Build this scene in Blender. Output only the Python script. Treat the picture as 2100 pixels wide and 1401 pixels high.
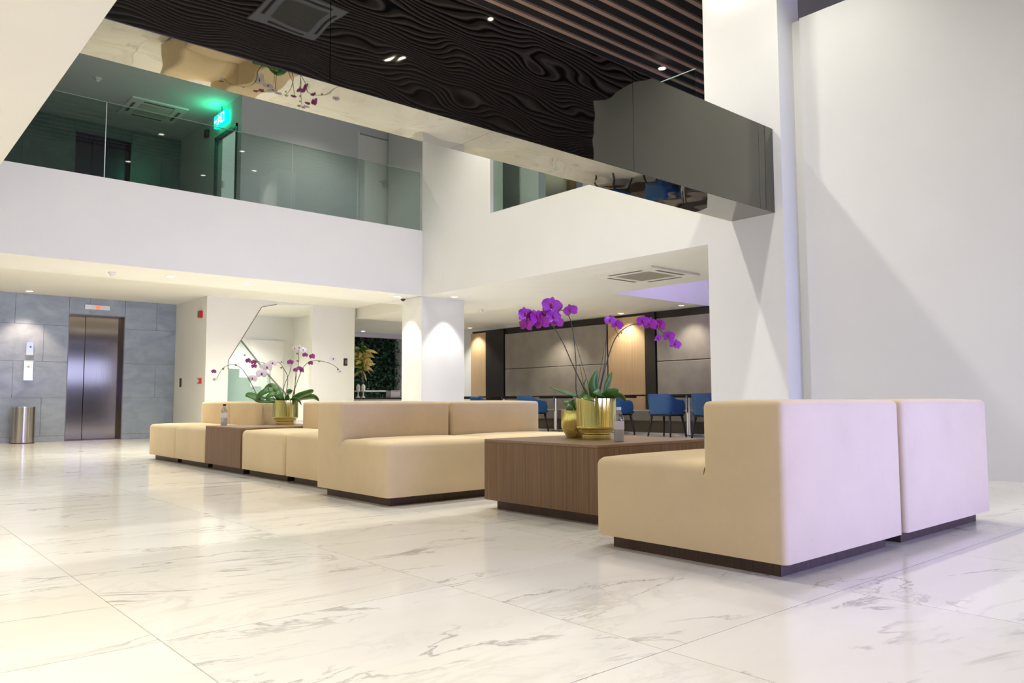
import bpy, bmesh, math, random
from mathutils import Vector, Matrix
random.seed(7)
R = math.radians
for o in list(bpy.data.objects): bpy.data.objects.remove(o)
C = bpy.context.scene.collection
sc = bpy.context.scene

# ---------------------------------------------------------------- camera
cam = bpy.data.cameras.new('camera'); camo = bpy.data.objects.new('camera', cam); C.objects.link(camo)
cam.sensor_width = 36; cam.sensor_fit = 'HORIZONTAL'; cam.lens = 1597.395 / 2100 * 36
cam.clip_start = 0.05; cam.clip_end = 100
r0, r1, r2 = (0.754183, -0.656651, -0.004214), (0.046355, 0.059639, -0.997143), (0.655027, 0.751833, 0.075418)
camo.matrix_world = Matrix(((r0[0], -r1[0], -r2[0], 0), (r0[1], -r1[1], -r2[1], 0), (r0[2], -r1[2], -r2[2], 0.70), (0, 0, 0, 1)))
sc.camera = camo

# ---------------------------------------------------------------- world, exposure, window light
w = bpy.data.worlds.new('world'); sc.world = w; w.use_nodes = True
w.node_tree.nodes['Background'].inputs[0].default_value = (0.35, 0.38, 0.55, 1)
w.node_tree.nodes['Background'].inputs[1].default_value = 0.3
sc.view_settings.view_transform = 'Standard'; sc.view_settings.look = 'None'
sc.view_settings.gamma = 1; sc.view_settings.use_curve_mapping = False
sc.view_settings.exposure = 0.33
SPOT = 0.72       # master of the atrium downlights
WARM = (1.0, 0.93, 0.76); COOLW = (1.0, 0.965, 0.88)

def area(name, loc, rot, sx, sy, power, col):
    l = bpy.data.lights.new(name, 'AREA'); l.shape = 'RECTANGLE'; l.size = sx; l.size_y = sy; l.energy = power; l.color = col
    o = bpy.data.objects.new(name, l); C.objects.link(o); o.location = loc; o.rotation_euler = rot; return o
# glazed entrance front behind the camera (daylight, cool); purple lights added out of view above the low wall and in the lounge void
area('window_light', (6.2, -5.95, 2.05), (R(90), 0, 0), 8.6, 1.0, 95, (0.55, 0.63, 1.0))
area('added_counter_light', (3.9, -2.98, 0.55), (R(90), 0, 0), 4.2, 0.8, 78, (0.30, 0.34, 1.0)).data.spread = R(85)   # added violet light to tint the sofa backs; its counter is invented
area('window_light', (2.0, -5.95, 4.4), (R(90), 0, 0), 8.0, 1.6, 45, (0.85, 0.88, 1.0))
area('added_purple_light', (7.88, 2.4, 4.60), (R(180), 0, 0), 0.12, 1.6, 9, (0.55, 0.42, 1.0))
area('added_purple_light', (11.3, 7.0, 3.3), (R(90), 0, 0), 2.6, 0.6, 34, (0.55, 0.45, 1.0))

# ---------------------------------------------------------------- materials
def mat(name, col, rough=0.6, metal=0.0, **k):
    m = bpy.data.materials.new(name); m.use_nodes = True
    b = m.node_tree.nodes['Principled BSDF']
    b.inputs['Base Color'].default_value = (*col, 1); b.inputs['Roughness'].default_value = rough; b.inputs['Metallic'].default_value = metal
    for kk, v in k.items():
        b.inputs[kk.replace('_', ' ')].default_value = v
    return m
def nd(m, t, **k):
    n = m.node_tree.nodes.new(t)
    for a, v in k.items(): setattr(n, a, v)
    return n
def lk(m, a, b): m.node_tree.links.new(a, b)
def BS(m): return m.node_tree.nodes['Principled BSDF']
def coords(m, scale=(1, 1, 1), out='Object', rot=(0, 0, 0)):
    tc = nd(m, 'ShaderNodeTexCoord'); mp = nd(m, 'ShaderNodeMapping'); mp.inputs['Scale'].default_value = scale; mp.inputs['Rotation'].default_value = rot
    lk(m, tc.outputs[out], mp.inputs['Vector']); return mp.outputs['Vector']
def noise(m, vec, scale, detail=3, rough=0.5, dist=0):
    n = nd(m, 'ShaderNodeTexNoise'); n.inputs['Scale'].default_value = scale; n.inputs['Detail'].default_value = detail
    n.inputs['Roughness'].default_value = rough; n.inputs['Distortion'].default_value = dist
    lk(m, vec, n.inputs['Vector']); return n.outputs['Fac']
def ramp(m, fac, stops):
    r = nd(m, 'ShaderNodeValToRGB'); e = r.color_ramp.elements
    while len(e) < len(stops): e.new(0.5)
    for i, (p, c) in enumerate(stops): e[i].position = p; e[i].color = (*c, 1) if len(c) == 3 else c
    lk(m, fac, r.inputs[0]); return r.outputs[0]
def bump(m, fac, strength, dist=0.01):
    b = nd(m, 'ShaderNodeBump'); b.inputs['Strength'].default_value = strength; b.inputs['Distance'].default_value = dist
    lk(m, fac, b.inputs['Height']); lk(m, b.outputs[0], BS(m).inputs['Normal'])

def plaster(name, col, rough=0.75):
    m = mat(name, col, rough); v = coords(m)
    f = noise(m, v, 2.2, 4)
    lk(m, ramp(m, f, [(0.3, tuple(c * 0.975 for c in col)), (0.7, col)]), BS(m).inputs['Base Color'])
    bump(m, noise(m, v, 60, 3), 0.06, 0.002); return m
WHITE = plaster('white_plaster', (0.79, 0.79, 0.755))
CEIL = plaster('ceiling_paint', (0.80, 0.785, 0.725))
GREYW = plaster('upper_wall_paint', (0.62, 0.62, 0.63))
LILAC = plaster('purple_tinted_plaster', (0.60, 0.57, 0.68))  # void walls: part of the purple light is put into the base colour
BACKING = mat('black_backing', (0.012, 0.010, 0.010), 0.9)
JOINT = mat('joint_filler', (0.60, 0.54, 0.46), 0.8)

def marble():
    m = mat('white_marble', (0.85, 0.83, 0.79), 0.13); b = BS(m); b.inputs['Specular IOR Level'].default_value = 0.5
    tc = nd(m, 'ShaderNodeTexCoord'); oi = nd(m, 'ShaderNodeObjectInfo')
    mu = nd(m, 'ShaderNodeVectorMath', operation='MULTIPLY'); mu.inputs[1].default_value = (37, 53, 71)
    lk(m, oi.outputs['Random'], mu.inputs[0])
    ad = nd(m, 'ShaderNodeVectorMath', operation='ADD'); lk(m, tc.outputs['Object'], ad.inputs[0]); lk(m, mu.outputs[0], ad.inputs[1])
    mp = nd(m, 'ShaderNodeMapping'); mp.inputs['Rotation'].default_value = (0, 0, R(38)); mp.inputs['Scale'].default_value = (0.75, 2.3, 1)
    lk(m, ad.outputs[0], mp.inputs['Vector'])
    def vein(scale, width, dist, det):
        f = noise(m, mp.outputs[0], scale, det, 0.6, dist)
        s = nd(m, 'ShaderNodeMath', operation='SUBTRACT'); s.inputs[1].default_value = 0.5; lk(m, f, s.inputs[0])
        a = nd(m, 'ShaderNodeMath', operation='ABSOLUTE'); lk(m, s.outputs[0], a.inputs[0])
        mr = nd(m, 'ShaderNodeMapRange'); mr.inputs['From Min'].default_value = 0; mr.inputs['From Max'].default_value = width
        mr.inputs['To Min'].default_value = 1; mr.inputs['To Max'].default_value = 0; lk(m, a.outputs[0], mr.inputs['Value']); return mr.outputs[0]
    def mask(scale, lo, hi):
        f = noise(m, mp.outputs[0], scale, 2)
        mr = nd(m, 'ShaderNodeMapRange'); mr.inputs['From Min'].default_value = lo; mr.inputs['From Max'].default_value = hi; lk(m, f, mr.inputs['Value']); return mr.outputs[0]
    def mul(a, b_, k=None):
        x = nd(m, 'ShaderNodeMath', operation='MULTIPLY'); lk(m, a, x.inputs[0])
        if k is None: lk(m, b_, x.inputs[1])
        else: x.inputs[1].default_value = k
        return x.outputs[0]
    v1 = mul(vein(0.75, 0.014, 1.2, 7), mask(1.9, 0.45, 0.62)); v2 = mul(vein(1.1, 0.035, 1.6, 5), mask(1.3, 0.45, 0.75)); v2 = mul(v2, None, 0.4)
    s = nd(m, 'ShaderNodeMath', operation='MAXIMUM'); lk(m, v1, s.inputs[0]); lk(m, v2, s.inputs[1])
    cloud = ramp(m, noise(m, mp.outputs[0], 0.9, 4), [(0.25, (0.76, 0.73, 0.66)), (0.75, (0.84, 0.825, 0.785))])
    mx = nd(m, 'ShaderNodeMixRGB'); mx.inputs[2].default_value = (0.36, 0.33, 0.31, 1); lk(m, mul(s.outputs[0], None, 0.85), mx.inputs[0]); lk(m, cloud, mx.inputs[1])
    lk(m, mx.outputs[0], b.inputs['Base Color']); return m
MARBLE = marble()

def fabric(name, col):
    m = mat(name, col, 0.92, Sheen_Weight=0.15, Specular_IOR_Level=0.15); v = coords(m)
    f = noise(m, v, 2.6, 5, 0.6)
    lk(m, ramp(m, f, [(0.3, tuple(c * 0.93 for c in col)), (0.5, col), (0.75, tuple(min(1, c * 1.05) for c in col))]), BS(m).inputs['Base Color'])
    vt = coords(m, (1, 1, 0.35)); bump(m, noise(m, vt, 230, 2), 0.16, 0.003); return m
CREAM = fabric('cream_upholstery', (0.70, 0.555, 0.35))

def wood(name, c1, c2, scale=(90, 90, 1.2), rough=0.5):
    m = mat(name, c1, rough); v = coords(m, scale)
    f = noise(m, v, 1.0, 3, 0.65)
    lk(m, ramp(m, f, [(0.3, c2), (0.62, c1)]), BS(m).inputs['Base Color']); bump(m, f, 0.1, 0.002); return m
WALNUT = wood('walnut_laminate', (0.235, 0.135, 0.072), (0.135, 0.072, 0.036))
WALNUT_T = wood('walnut_laminate_top', (0.30, 0.19, 0.12), (0.20, 0.12, 0.07), (6, 90, 90), 0.38)
PLINTH = wood('dark_plinth_wood', (0.085, 0.048, 0.032), (0.045, 0.024, 0.016))
OAK = wood('oak_veneer', (0.60, 0.42, 0.245), (0.50, 0.335, 0.185), (60, 60, 0.8), 0.5)
SLATW = wood('brown_slat_wood', (0.33, 0.215, 0.15), (0.22, 0.135, 0.09), (1.2, 60, 60), 0.55)
DARKP = mat('dark_brown_panel', (0.022, 0.016, 0.014), 0.45)
def leather():
    m = mat('grey_padded_leather', (0.30, 0.265, 0.235), 0.5); v = coords(m)
    lk(m, ramp(m, noise(m, v, 3, 4), [(0.3, (0.27, 0.24, 0.21)), (0.7, (0.34, 0.305, 0.27))]), BS(m).inputs['Base Color'])
    bump(m, noise(m, v, 55, 4), 0.25, 0.004); return m
LEATHER = leather()
def slate(name, a, b, rough=0.3):
    m = mat(name, a, rough); v = coords(m, (1, 1, 1.6))
    lk(m, ramp(m, noise(m, v, 2.4, 8, 0.62, 0.6), [(0.28, a), (0.72, b)]), BS(m).inputs['Base Color']); bump(m, noise(m, v, 9, 6), 0.15, 0.004); return m
SLATE = slate('blue_grey_slate', (0.25, 0.30, 0.36), (0.38, 0.44, 0.52), 0.24); SJ = mat('slate_joint', (0.13, 0.15, 0.17), 0.8)
SLATE_D = slate('green_grey_slate', (0.13, 0.16, 0.145), (0.19, 0.23, 0.205))
STEEL = mat('brushed_steel', (0.50, 0.46, 0.43), 0.22, 1.0)
def brushed():
    m = mat('lift_door_steel', (0.27, 0.235, 0.225), 0.09, 1.0); v = coords(m, (130, 130, 1.0)); bump(m, noise(m, v, 1, 2), 0.05, 0.002); return m
LIFT = brushed()
LIFTJ = mat('lift_jamb_steel', (0.20, 0.165, 0.16), 0.3, 1.0)
CHROME = mat('satin_chrome', (0.75, 0.75, 0.76), 0.2, 1.0)
def brass():
    m = mat('polished_brass', (0.72, 0.66, 0.25), 0.13, 1.0); v = coords(m, (1, 1, 0.03)); bump(m, noise(m, v, 75, 2), 1.0, 0.006); return m
BRASS = brass()
BLACK = mat('black_plastic', (0.015, 0.014, 0.014), 0.4)
WPL = mat('white_plastic', (0.80, 0.79, 0.76), 0.4)
GPL = mat('grey_grille', (0.50, 0.475, 0.42), 0.6)
SLOT = mat('dark_slot', (0.16, 0.15, 0.12), 0.7)
RED = mat('red_plastic', (0.50, 0.02, 0.02), 0.35)
BLUE = mat('blue_shell_plastic', (0.015, 0.085, 0.26), 0.45)
BLUEC = fabric('blue_cushion', (0.012, 0.055, 0.19))
STONE = mat('white_table_stone', (0.75, 0.73, 0.70), 0.3)

def mirror(name, tint, wav, sc_, rough=0.02):
    m = mat(name, tint, rough, 1.0); v = coords(m, sc_); f = noise(m, v, 1.0, 1.0, 0.4)
    bump(m, f, 1.0, wav); return m
MIRF = mirror('tinted_mirror_front', (0.15, 0.149, 0.128), 0.0095, (1.25, 1.25, 2.2))
MIRB = mirror('tinted_mirror_bottom', (0.27, 0.26, 0.215), 0.006, (1.2, 2.0, 1.0))

def glass(name, tint, refl=0.05):
    m = bpy.data.materials.new(name); m.use_nodes = True; nt = m.node_tree; nt.nodes.clear()
    o = nt.nodes.new('ShaderNodeOutputMaterial'); mx = nt.nodes.new('ShaderNodeMixShader'); t = nt.nodes.new('ShaderNodeBsdfTransparent'); g = nt.nodes.new('ShaderNodeBsdfGlossy')
    lw_ = nt.nodes.new('ShaderNodeLayerWeight'); lw_.inputs[0].default_value = 0.5; pw = nt.nodes.new('ShaderNodeMath'); pw.operation = 'POWER'; pw.inputs[1].default_value = 5; nt.links.new(lw_.outputs['Facing'], pw.inputs[0]); fr = nt.nodes.new('ShaderNodeMath'); fr.operation = 'MULTIPLY_ADD'; fr.inputs[1].default_value = 0.92; fr.inputs[2].default_value = refl; nt.links.new(pw.outputs[0], fr.inputs[0])
    t.inputs[0].default_value = (*tint, 1); g.inputs['Roughness'].default_value = 0.01
    nt.links.new(fr.outputs[0], mx.inputs[0]); nt.links.new(t.outputs[0], mx.inputs[1]); nt.links.new(g.outputs[0], mx.inputs[2]); nt.links.new(mx.outputs[0], o.inputs[0]); return m
GLASS = glass('green_tinted_glass', (0.80, 0.88, 0.83))
GLASSC = glass('clear_glass', (0.95, 0.985, 0.975))
GEDGE = mat('glass_edge_green', (0.35, 0.47, 0.42), 0.2)
MILK = mat('pale_water', (0.85, 0.85, 0.88), 0.2, Alpha=0.7)
BOTTLE = glass('clear_plastic', (0.80, 0.83, 0.86), 0.22)
def emis(name, col, s):
    m = mat(name, col, 0.5); b = BS(m); b.inputs['Emission Color'].default_value = (*col, 1); b.inputs['Emission Strength'].default_value = s; return m
LAMP = emis('lamp_lens', (1.0, 0.93, 0.80), 9)
EXITG = emis('exit_green', (0.0, 0.85, 0.42), 2.2)
EXITW = emis('exit_pale', (0.45, 1.0, 0.72), 2.6)
REDLED = emis('red_led', (1.0, 0.12, 0.08), 1.2)
def leafm(name, a, b):
    m = mat(name, a, 0.38, Coat_Weight=0.2); v = coords(m); lk(m, ramp(m, noise(m, v, 14, 3), [(0.3, a), (0.7, b)]), BS(m).inputs['Base Color']); return m
LEAF = leafm('orchid_leaf_green', (0.022, 0.105, 0.012), (0.07, 0.20, 0.022))
STEMM = mat('orchid_stem', (0.055, 0.055, 0.03), 0.6)
BUD = mat('orchid_bud', (0.22, 0.20, 0.08), 0.6)
MAGENTA = leafm('magenta_petal', (0.20, 0.003, 0.21), (0.40, 0.02, 0.41))
LIPM = mat('dark_lip', (0.30, 0.01, 0.13), 0.5)
PINKD = leafm('plum_petal', (0.22, 0.01, 0.15), (0.38, 0.06, 0.28))
WPET = leafm('white_petal', (0.80, 0.74, 0.72), (0.88, 0.84, 0.84))
YPET = leafm('yellow_leaf', (0.55, 0.42, 0.06), (0.85, 0.75, 0.32))
SOIL = mat('bark_mulch', (0.05, 0.03, 0.018), 0.9)
HEDGE = leafm('hedge_leaf', (0.008, 0.04, 0.025), (0.05, 0.17, 0.07))
LABELM = mat('lavender_label', (0.70, 0.66, 0.76), 0.5)

# ---------------------------------------------------------------- mesh helpers
def tag(o, label=None, cat=None, group=None, kind=None):
    if label: o['label'] = label
    if cat: o['category'] = cat
    if group: o['group'] = group
    if kind: o['kind'] = kind
    return o
def link(name, me, m, parent=None, loc=(0, 0, 0), smooth=False):
    if m is not None and not me.materials: me.materials.append(m)
    if smooth:
        for p in me.polygons: p.use_smooth = True
    o = bpy.data.objects.new(name, me); C.objects.link(o); o.location = loc
    if parent: o.parent = parent
    return o
def empty(name, loc=(0, 0, 0), rz=0):
    o = bpy.data.objects.new(name, None); C.objects.link(o); o.location = loc; o.rotation_euler = (0, 0, rz); o.empty_display_size = 0.1; return o
def fin(bm, name):
    bmesh.ops.recalc_face_normals(bm, faces=bm.faces); me = bpy.data.meshes.new(name); bm.to_mesh(me); bm.free(); return me
def add_box(bm, x0, x1, y0, y1, z0, z1):
    v = [bm.verts.new((x, y, z)) for x in (x0, x1) for y in (y0, y1) for z in (z0, z1)]
    for f in ((0, 1, 3, 2), (4, 6, 7, 5), (0, 4, 5, 1), (2, 3, 7, 6), (0, 2, 6, 4), (1, 5, 7, 3)): bm.faces.new([v[i] for i in f])
    return v
def box(name, x0, x1, y0, y1, z0, z1, m, parent=None, bevel=0, seg=2, smooth=False):
    bm = bmesh.new(); add_box(bm, x0, x1, y0, y1, z0, z1)
    if bevel: bmesh.ops.bevel(bm, geom=list(bm.edges), offset=bevel, segments=seg, profile=0.5, affect='EDGES')
    return link(name, fin(bm, name), m, parent, smooth=smooth)
def sbox(name, *a, **k):
    o = box(name, *a, **k)
    if not o.parent: o['kind'] = 'structure'
    return o
def multi(name, boxes, m, parent=None):
    bm = bmesh.new()
    for b in boxes: add_box(bm, *b)
    return link(name, fin(bm, name), m, parent)
def lathe(name, prof, m, parent=None, loc=(0, 0, 0), seg=32, smooth=True, share=None):
    bm = bmesh.new(); rings = []
    for r, z in prof:
        rings.append([bm.verts.new((r * math.cos(2 * math.pi * i / seg), r * math.sin(2 * math.pi * i / seg), z)) for i in range(seg)] if r > 1e-6 else [bm.verts.new((0, 0, z))])
    for a, b in zip(rings, rings[1:]):
        for i in range(seg):
            j = (i + 1) % seg
            if len(a) == 1 and len(b) == 1: continue
            if len(a) == 1: bm.faces.new((a[0], b[i], b[j]))
            elif len(b) == 1: bm.faces.new((a[i], a[j], b[0]))
            else: bm.faces.new((a[i], a[j], b[j], b[i]))
    me = fin(bm, name)
    for p in me.polygons: p.use_smooth = smooth
    o = link(name, me, m, parent, loc)
    if smooth:
        me.set_sharp_from_angle(angle=R(35))
    return o
def tube_bm(bm, pts, r0_, r1_=None, seg=6):
    r1_ = r0_ if r1_ is None else r1_; P = [Vector(p) for p in pts]; prev = None; up = Vector((0.13, 0.21, 0.97))
    for i, p in enumerate(P):
        d = (P[min(i + 1, len(P) - 1)] - P[max(i - 1, 0)]).normalized()
        a = d.cross(up if abs(d.dot(up)) < 0.95 else Vector((1, 0, 0))).normalized(); b = d.cross(a)
        r = r0_ + (r1_ - r0_) * i / (len(P) - 1)
        ring = [bm.verts.new(p + a * r * math.cos(t) + b * r * math.sin(t)) for t in [2 * math.pi * k / seg for k in range(seg)]]
        if prev:
            for k in range(seg): bm.faces.new((prev[k], prev[(k + 1) % seg], ring[(k + 1) % seg], ring[k]))
        else: bm.faces.new(ring)
        prev = ring
    bm.faces.new(prev)
def tube(name, pts, r0_, m, parent=None, r1_=None, seg=6):
    bm = bmesh.new(); tube_bm(bm, pts, r0_, r1_, seg); return link(name, fin(bm, name), m, parent, smooth=True)
def spline(pts, n=5):
    P = [Vector(p) for p in pts]; P = [P[0] * 2 - P[1]] + P + [P[-1] * 2 - P[-2]]; out = []
    for i in range(1, len(P) - 2):
        for k in range(n):
            t = k / n; a, b, c, d = P[i - 1:i + 3]
            out.append(0.5 * ((2 * b) + (c - a) * t + (2 * a - 5 * b + 4 * c - d) * t * t + (3 * b - a - 3 * c + d) * t ** 3))
    out.append(P[-2]); return out
def poly_prism(name, poly, y0, y1, m, parent=None):   # polygon in X,Z extruded along Y
    bm = bmesh.new(); a = [bm.verts.new((x, y0, z)) for x, z in poly]; b = [bm.verts.new((x, y1, z)) for x, z in poly]
    bm.faces.new(a); bm.faces.new(b[::-1]); n = len(poly)
    for i in range(n): bm.faces.new((a[i], a[(i + 1) % n], b[(i + 1) % n], b[i]))
    bmesh.ops.triangulate(bm, faces=[f for f in bm.faces if len(f.verts) > 4])
    return link(name, fin(bm, name), m, parent)
def convex_prisms(name, polys, y0, y1, m, parent=None):
    bm = bmesh.new()
    for poly in polys:
        a = [bm.verts.new((x, y0, z)) for x, z in poly]; b = [bm.verts.new((x, y1, z)) for x, z in poly]; n_ = len(poly)
        bm.faces.new(a); bm.faces.new(b[::-1])
        for i in range(n_): bm.faces.new((a[i], a[(i + 1) % n_], b[(i + 1) % n_], b[i]))
    return link(name, fin(bm, name), m, parent)
def copy_tree(o, parent=None):
    c = o.copy(); C.objects.link(c); c.parent = parent
    for ch in list(o.children): copy_tree(ch, c)
    return c

# ---------------------------------------------------------------- floor with its tiles
fl = tag(box('floor', -4, 16.5, -6.1, 21, -0.12, -0.006, JOINT), 'polished white marble tile floor with grey veins', None, None, 'structure')
T = 1.033; TX, TY = 0.761, 1.408; g = 0.0016
bm = bmesh.new(); h = T / 2 - g; add_box(bm, -h, h, -h, h, -0.006, 0.0); tile_me = fin(bm, 'tile'); tile_me.materials.append(MARBLE)
rest = bmesh.new()
for i in range(-5, 16):
    for j in range(-8, 20):
        x, y = TX + (i + 0.5) * T, TY + (j + 0.5) * T
        if x > 16.4 or y > 20.9 or x < -3.9 or y < -6: continue
        if y > 0.30 * x - 1.3 and x > 0.12 * y - 0.7 and x < 12.9 and y < 16.2 and math.hypot(x, y) > 1.0: link('tile', tile_me, None, fl, (x, y, 0))
        else: add_box(rest, max(x - h, -4), x + h, max(y - h, -6), y + h, -0.006, 0)
tag(link('tile_field', fin(rest, 'tile_field'), MARBLE, fl), kind='stuff')

# ---------------------------------------------------------------- shell: slabs, walls, column
FT = 3.53
sbox('ceiling_mezzanine', -4, 0.85, -6, 10.65, 2.435, FT, CEIL)
sbox('wall_balcony_back', -4, 7.30, 10.65, 11.85, 2.435, FT, WHITE)
sbox('ceiling_lift_hall', -4, 8.2, 11.85, 20.9, 2.63, FT, CEIL)
sbox('wall_balcony_right', 7.30, 9.5, 5.04, 11.85, 2.43, 3.495, WHITE)
sbox('ceiling_lounge_strip', 8.2, 9.5, 11.85, 14.4, 2.43, 3.495, CEIL)
sbox('ceiling_restaurant', 8.2, 16.5, 14.4, 20.9, 2.63, FT, CEIL)
sbox('ceiling_lounge', 9.5, 13.2, 9.05, 14.4, 2.56, FT, CEIL)
sbox('wall_lounge_void', 9.5, 13.2, 9.05, 9.2, FT, 5.95, LILAC)
sbox('wall_right', 7.508, 7.72, 1.455, 3.985, 0, 4.705, WHITE)
sbox('wall_right_recess', 7.60, 7.72, 3.985, 4.12, 0, 4.735, WHITE)
sbox('wall_column_front', 7.30, 7.74, 4.12, 5.04, 0, 5.97, WHITE)
sbox('wall_upper_right', 8.05, 8.2, 3.0, 3.72, 4.0, 5.97, LILAC)
sbox('wall_upper_lilac', 8.9, 9.05, 3.9, 5.6, 4.0, 5.97, LILAC)
sbox('wall_column_back', 7.30, 8.184, 10.652, 11.24, 0, 2.434, WHITE)
sbox('wall_upper_pier', 7.30, 7.55, 8.865, 10.65, 3.495, 5.97, WHITE)
sbox('wall_left', -4.15, -4, -6, 20.9, 0, 6.1, WHITE)
sbox('wall_lounge', 13.06, 13.25, -6, 20.9, 0, 6.1, WHITE)
sbox('wall_end', 8.2, 16.5, 20.6, 20.75, 0, 3.0, WHITE)
sbox('wall_restaurant_side', 16.3, 16.5, 14, 20.6, 0, 3.0, WHITE)
sbox('ceiling_atrium', -4, 13.2, -6.1, 10.9, 6.06, 6.2, BACKING)
sbox('ceiling_upper_corridor', -4, 13.2, 10.65, 16.3, 5.98, 6.06, GREYW)
# glazed front behind the camera
for i, b in enumerate(((-4, 13.2, -6.15, -6.0, 0, 1.25), (-4, 13.2, -6.15, -6.0, 2.95, 3.6), (-4, 13.2, -6.15, -6.0, 5.2, 6.1), (-4, 1.9, -6.15, -6, 0.12, 2.95), (10.5, 13.2, -6.15, -6, 0.12, 2.95), (-4, -2, -6.15, -6, 3.6, 5.2), (6, 13.2, -6.15, -6, 3.6, 5.2))):
    sbox('wall_front', *b, WHITE)
cnt = tag(empty('added_counter', (3.9, -3.3, 0)), 'invented white counter out of view that carries the added violet light', 'counter')  # invented along with its light, never in view
box('counter_body', -2.5, 2.5, -0.3, 0.3, 0, 1.05, WHITE, cnt); box('counter_top', -2.55, 2.55, -0.35, 0.33, 1.05, 1.09, STONE, cnt)
for x in (4.05, 6.2, 8.35): sbox('window_1', x - 0.03, x + 0.03, -5.93, -5.87, 1.2, 2.95, BLACK)

# lift lobby wall built of slate slabs
def slate_wall(name, z0, z1, zs, doorx, doorz, xa, xb, m, label):
    wl = sbox(name, xa, doorx[0] - 0.0, 16.03, 16.35, z0, z1, SJ)
    sbox('trim_1', doorx[1], xb, 16.03, 16.35, z0, z1, SJ); sbox('trim_2', doorx[0], doorx[1], 16.03, 16.35, doorz, z1, SJ)
    for k, (a, b) in enumerate(zip(zs, zs[1:])):
        x = xa + (0.45 if k % 2 else 0.0) - 1.2
        while x < xb:
            x0, x1 = max(x, xa), min(x + 1.18, xb); x += 1.18
            for (p, q) in ((x0, min(x1, doorx[0])), (max(x0, doorx[1]), x1)):
                if q - p < 0.05: continue
                if b <= doorz + 0.01 or a >= doorz - 0.01: segs = [(p, q, a, b)]
                else: segs = [(p, q, a, b)]
                for s in segs: slab(wl, *s, m)
            if b > doorz - 0.01:
                p, q = max(x0, doorx[0]), min(x1, doorx[1])
                if q - p > 0.05: slab(wl, p, q, max(a, doorz), b, m)
    return wl
def slab(wl, p, q, a, b, m):
    d = random.uniform(-0.004, 0.004); o = box('slate_panel', p + 0.002, q - 0.002, 16.0 + d, 16.03, a + 0.002, b - 0.002, m, wl)
slate_wall('wall_back', 0, 2.63, (0, 0.1, 0.78, 1.43, 2.09, 2.63), (3.20, 4.15), 2.32, 1.2, 5.086, SLATE, '')
slate_wall('wall_upper_back', FT, 5.98, (FT, 4.17, 4.83, 5.49, 5.98), (3.19, 4.17), 5.74, 1.2, 5.086, SLATE_D, '')
sbox('wall_back_left', -4, 1.2, 16.0, 16.35, 0, 6.0, WHITE)
sbox('wall_lift_side', 5.086, 5.24, 14.31, 16.3, 0, 2.63, WHITE)
sbox('wall_upper_side', 5.086, 5.24, 14.08, 16.3, FT, 5.98, GREYW)
sbox('wall_upper_side_pier', 5.086, 5.24, 12.877, 13.06, FT, 5.98, GREYW)
sbox('wall_upper_side_head', 5.086, 5.24, 13.06, 14.08, 5.50, 5.98, GREYW)
sbox('wall_upper_white', 5.24, 7.35, 12.877, 13.0, FT, 5.98, GREYW)
sbox('wall_upper_white_end', 8.05, 13.05, 12.877, 13.0, FT, 5.98, GREYW)
sbox('wall_upper_white_head', 7.35, 8.05, 12.877, 13.0, 5.82, 5.98, GREYW)
# stair wall with its slanted opening
SW = convex_prisms('wall_stair', [[(5.24, 0), (5.50, 0), (5.50, 1.46), (5.50, 2.63), (5.24, 2.63)], [(5.50, 1.46), (6.12, 2.50), (6.12, 2.63), (5.50, 2.63)], [(6.12, 2.50), (6.42, 2.575), (6.42, 2.63), (6.12, 2.63)],
    [(6.42, 2.575), (7.18, 2.60), (7.18, 2.63), (6.42, 2.63)], [(7.18, 0), (8.13, 0), (8.13, 2.63), (7.18, 2.63)]], 14.31, 14.46, WHITE); SW['kind'] = 'structure'
tag(tube('trim_3', [(5.50, 14.305, 1.30), (5.50, 14.305, 1.46), (6.12, 14.305, 2.50), (6.42, 14.305, 2.575)], 0.007, mat('grey_edge_trim', (0.22, 0.21, 0.19), 0.5)), kind='structure')
sbox('wall_stair_back', 5.24, 8.2, 16.9, 17.0, 0, 2.63, WHITE)
sbox('wall_stair_side', 8.0, 8.13, 14.46, 17.0, 0, 2.63, WHITE)
sbox('wall_stair_left', 5.10, 5.24, 16.3, 17.0, 0, 2.63, WHITE)
d3 = sbox('door_1', 6.95, 7.75, 16.86, 16.9, 0, 2.08, WPL); box('door_handle', 7.62, 7.72, 16.82, 16.86, 1.0, 1.02, CHROME, d3)
d4 = sbox('door_2', 7.36, 8.04, 12.90, 12.95, FT, 5.80, WPL, bevel=0.004)
box('handle', 7.90, 7.96, 12.86, 12.90, 4.86, 5.00, CHROME, d4); box('lever', 7.80, 7.95, 12.84, 12.86, 4.93, 4.95, CHROME, d4)
box('door_frame', 7.335, 7.365, 12.86, 13.0, FT, 5.83, WPL, d4)
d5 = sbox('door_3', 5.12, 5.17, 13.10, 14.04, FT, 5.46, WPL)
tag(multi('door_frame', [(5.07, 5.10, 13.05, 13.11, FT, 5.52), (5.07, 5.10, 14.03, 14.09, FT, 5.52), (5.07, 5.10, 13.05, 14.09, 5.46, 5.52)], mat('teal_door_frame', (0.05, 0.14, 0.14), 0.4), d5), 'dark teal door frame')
box('glazed_panel', 5.10, 5.12, 13.14, 13.78, FT + 0.05, 5.42, emis('glowing_door_glass', (0.62, 0.68, 0.68), 0.35), d5)['label'] = 'glazed panel with an added glow standing for a lit room'; box('door_handle', 5.06, 5.12, 13.64, 13.66, 4.5, 4.62, CHROME, d5)  # pane glows by emission to brighten it; a solid leaf lies behind
# restaurant hedge wall
sbox('wall_restaurant_band', 8.2, 16.3, 19.2, 19.3, 2.50, 2.63, LILAC)

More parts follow.
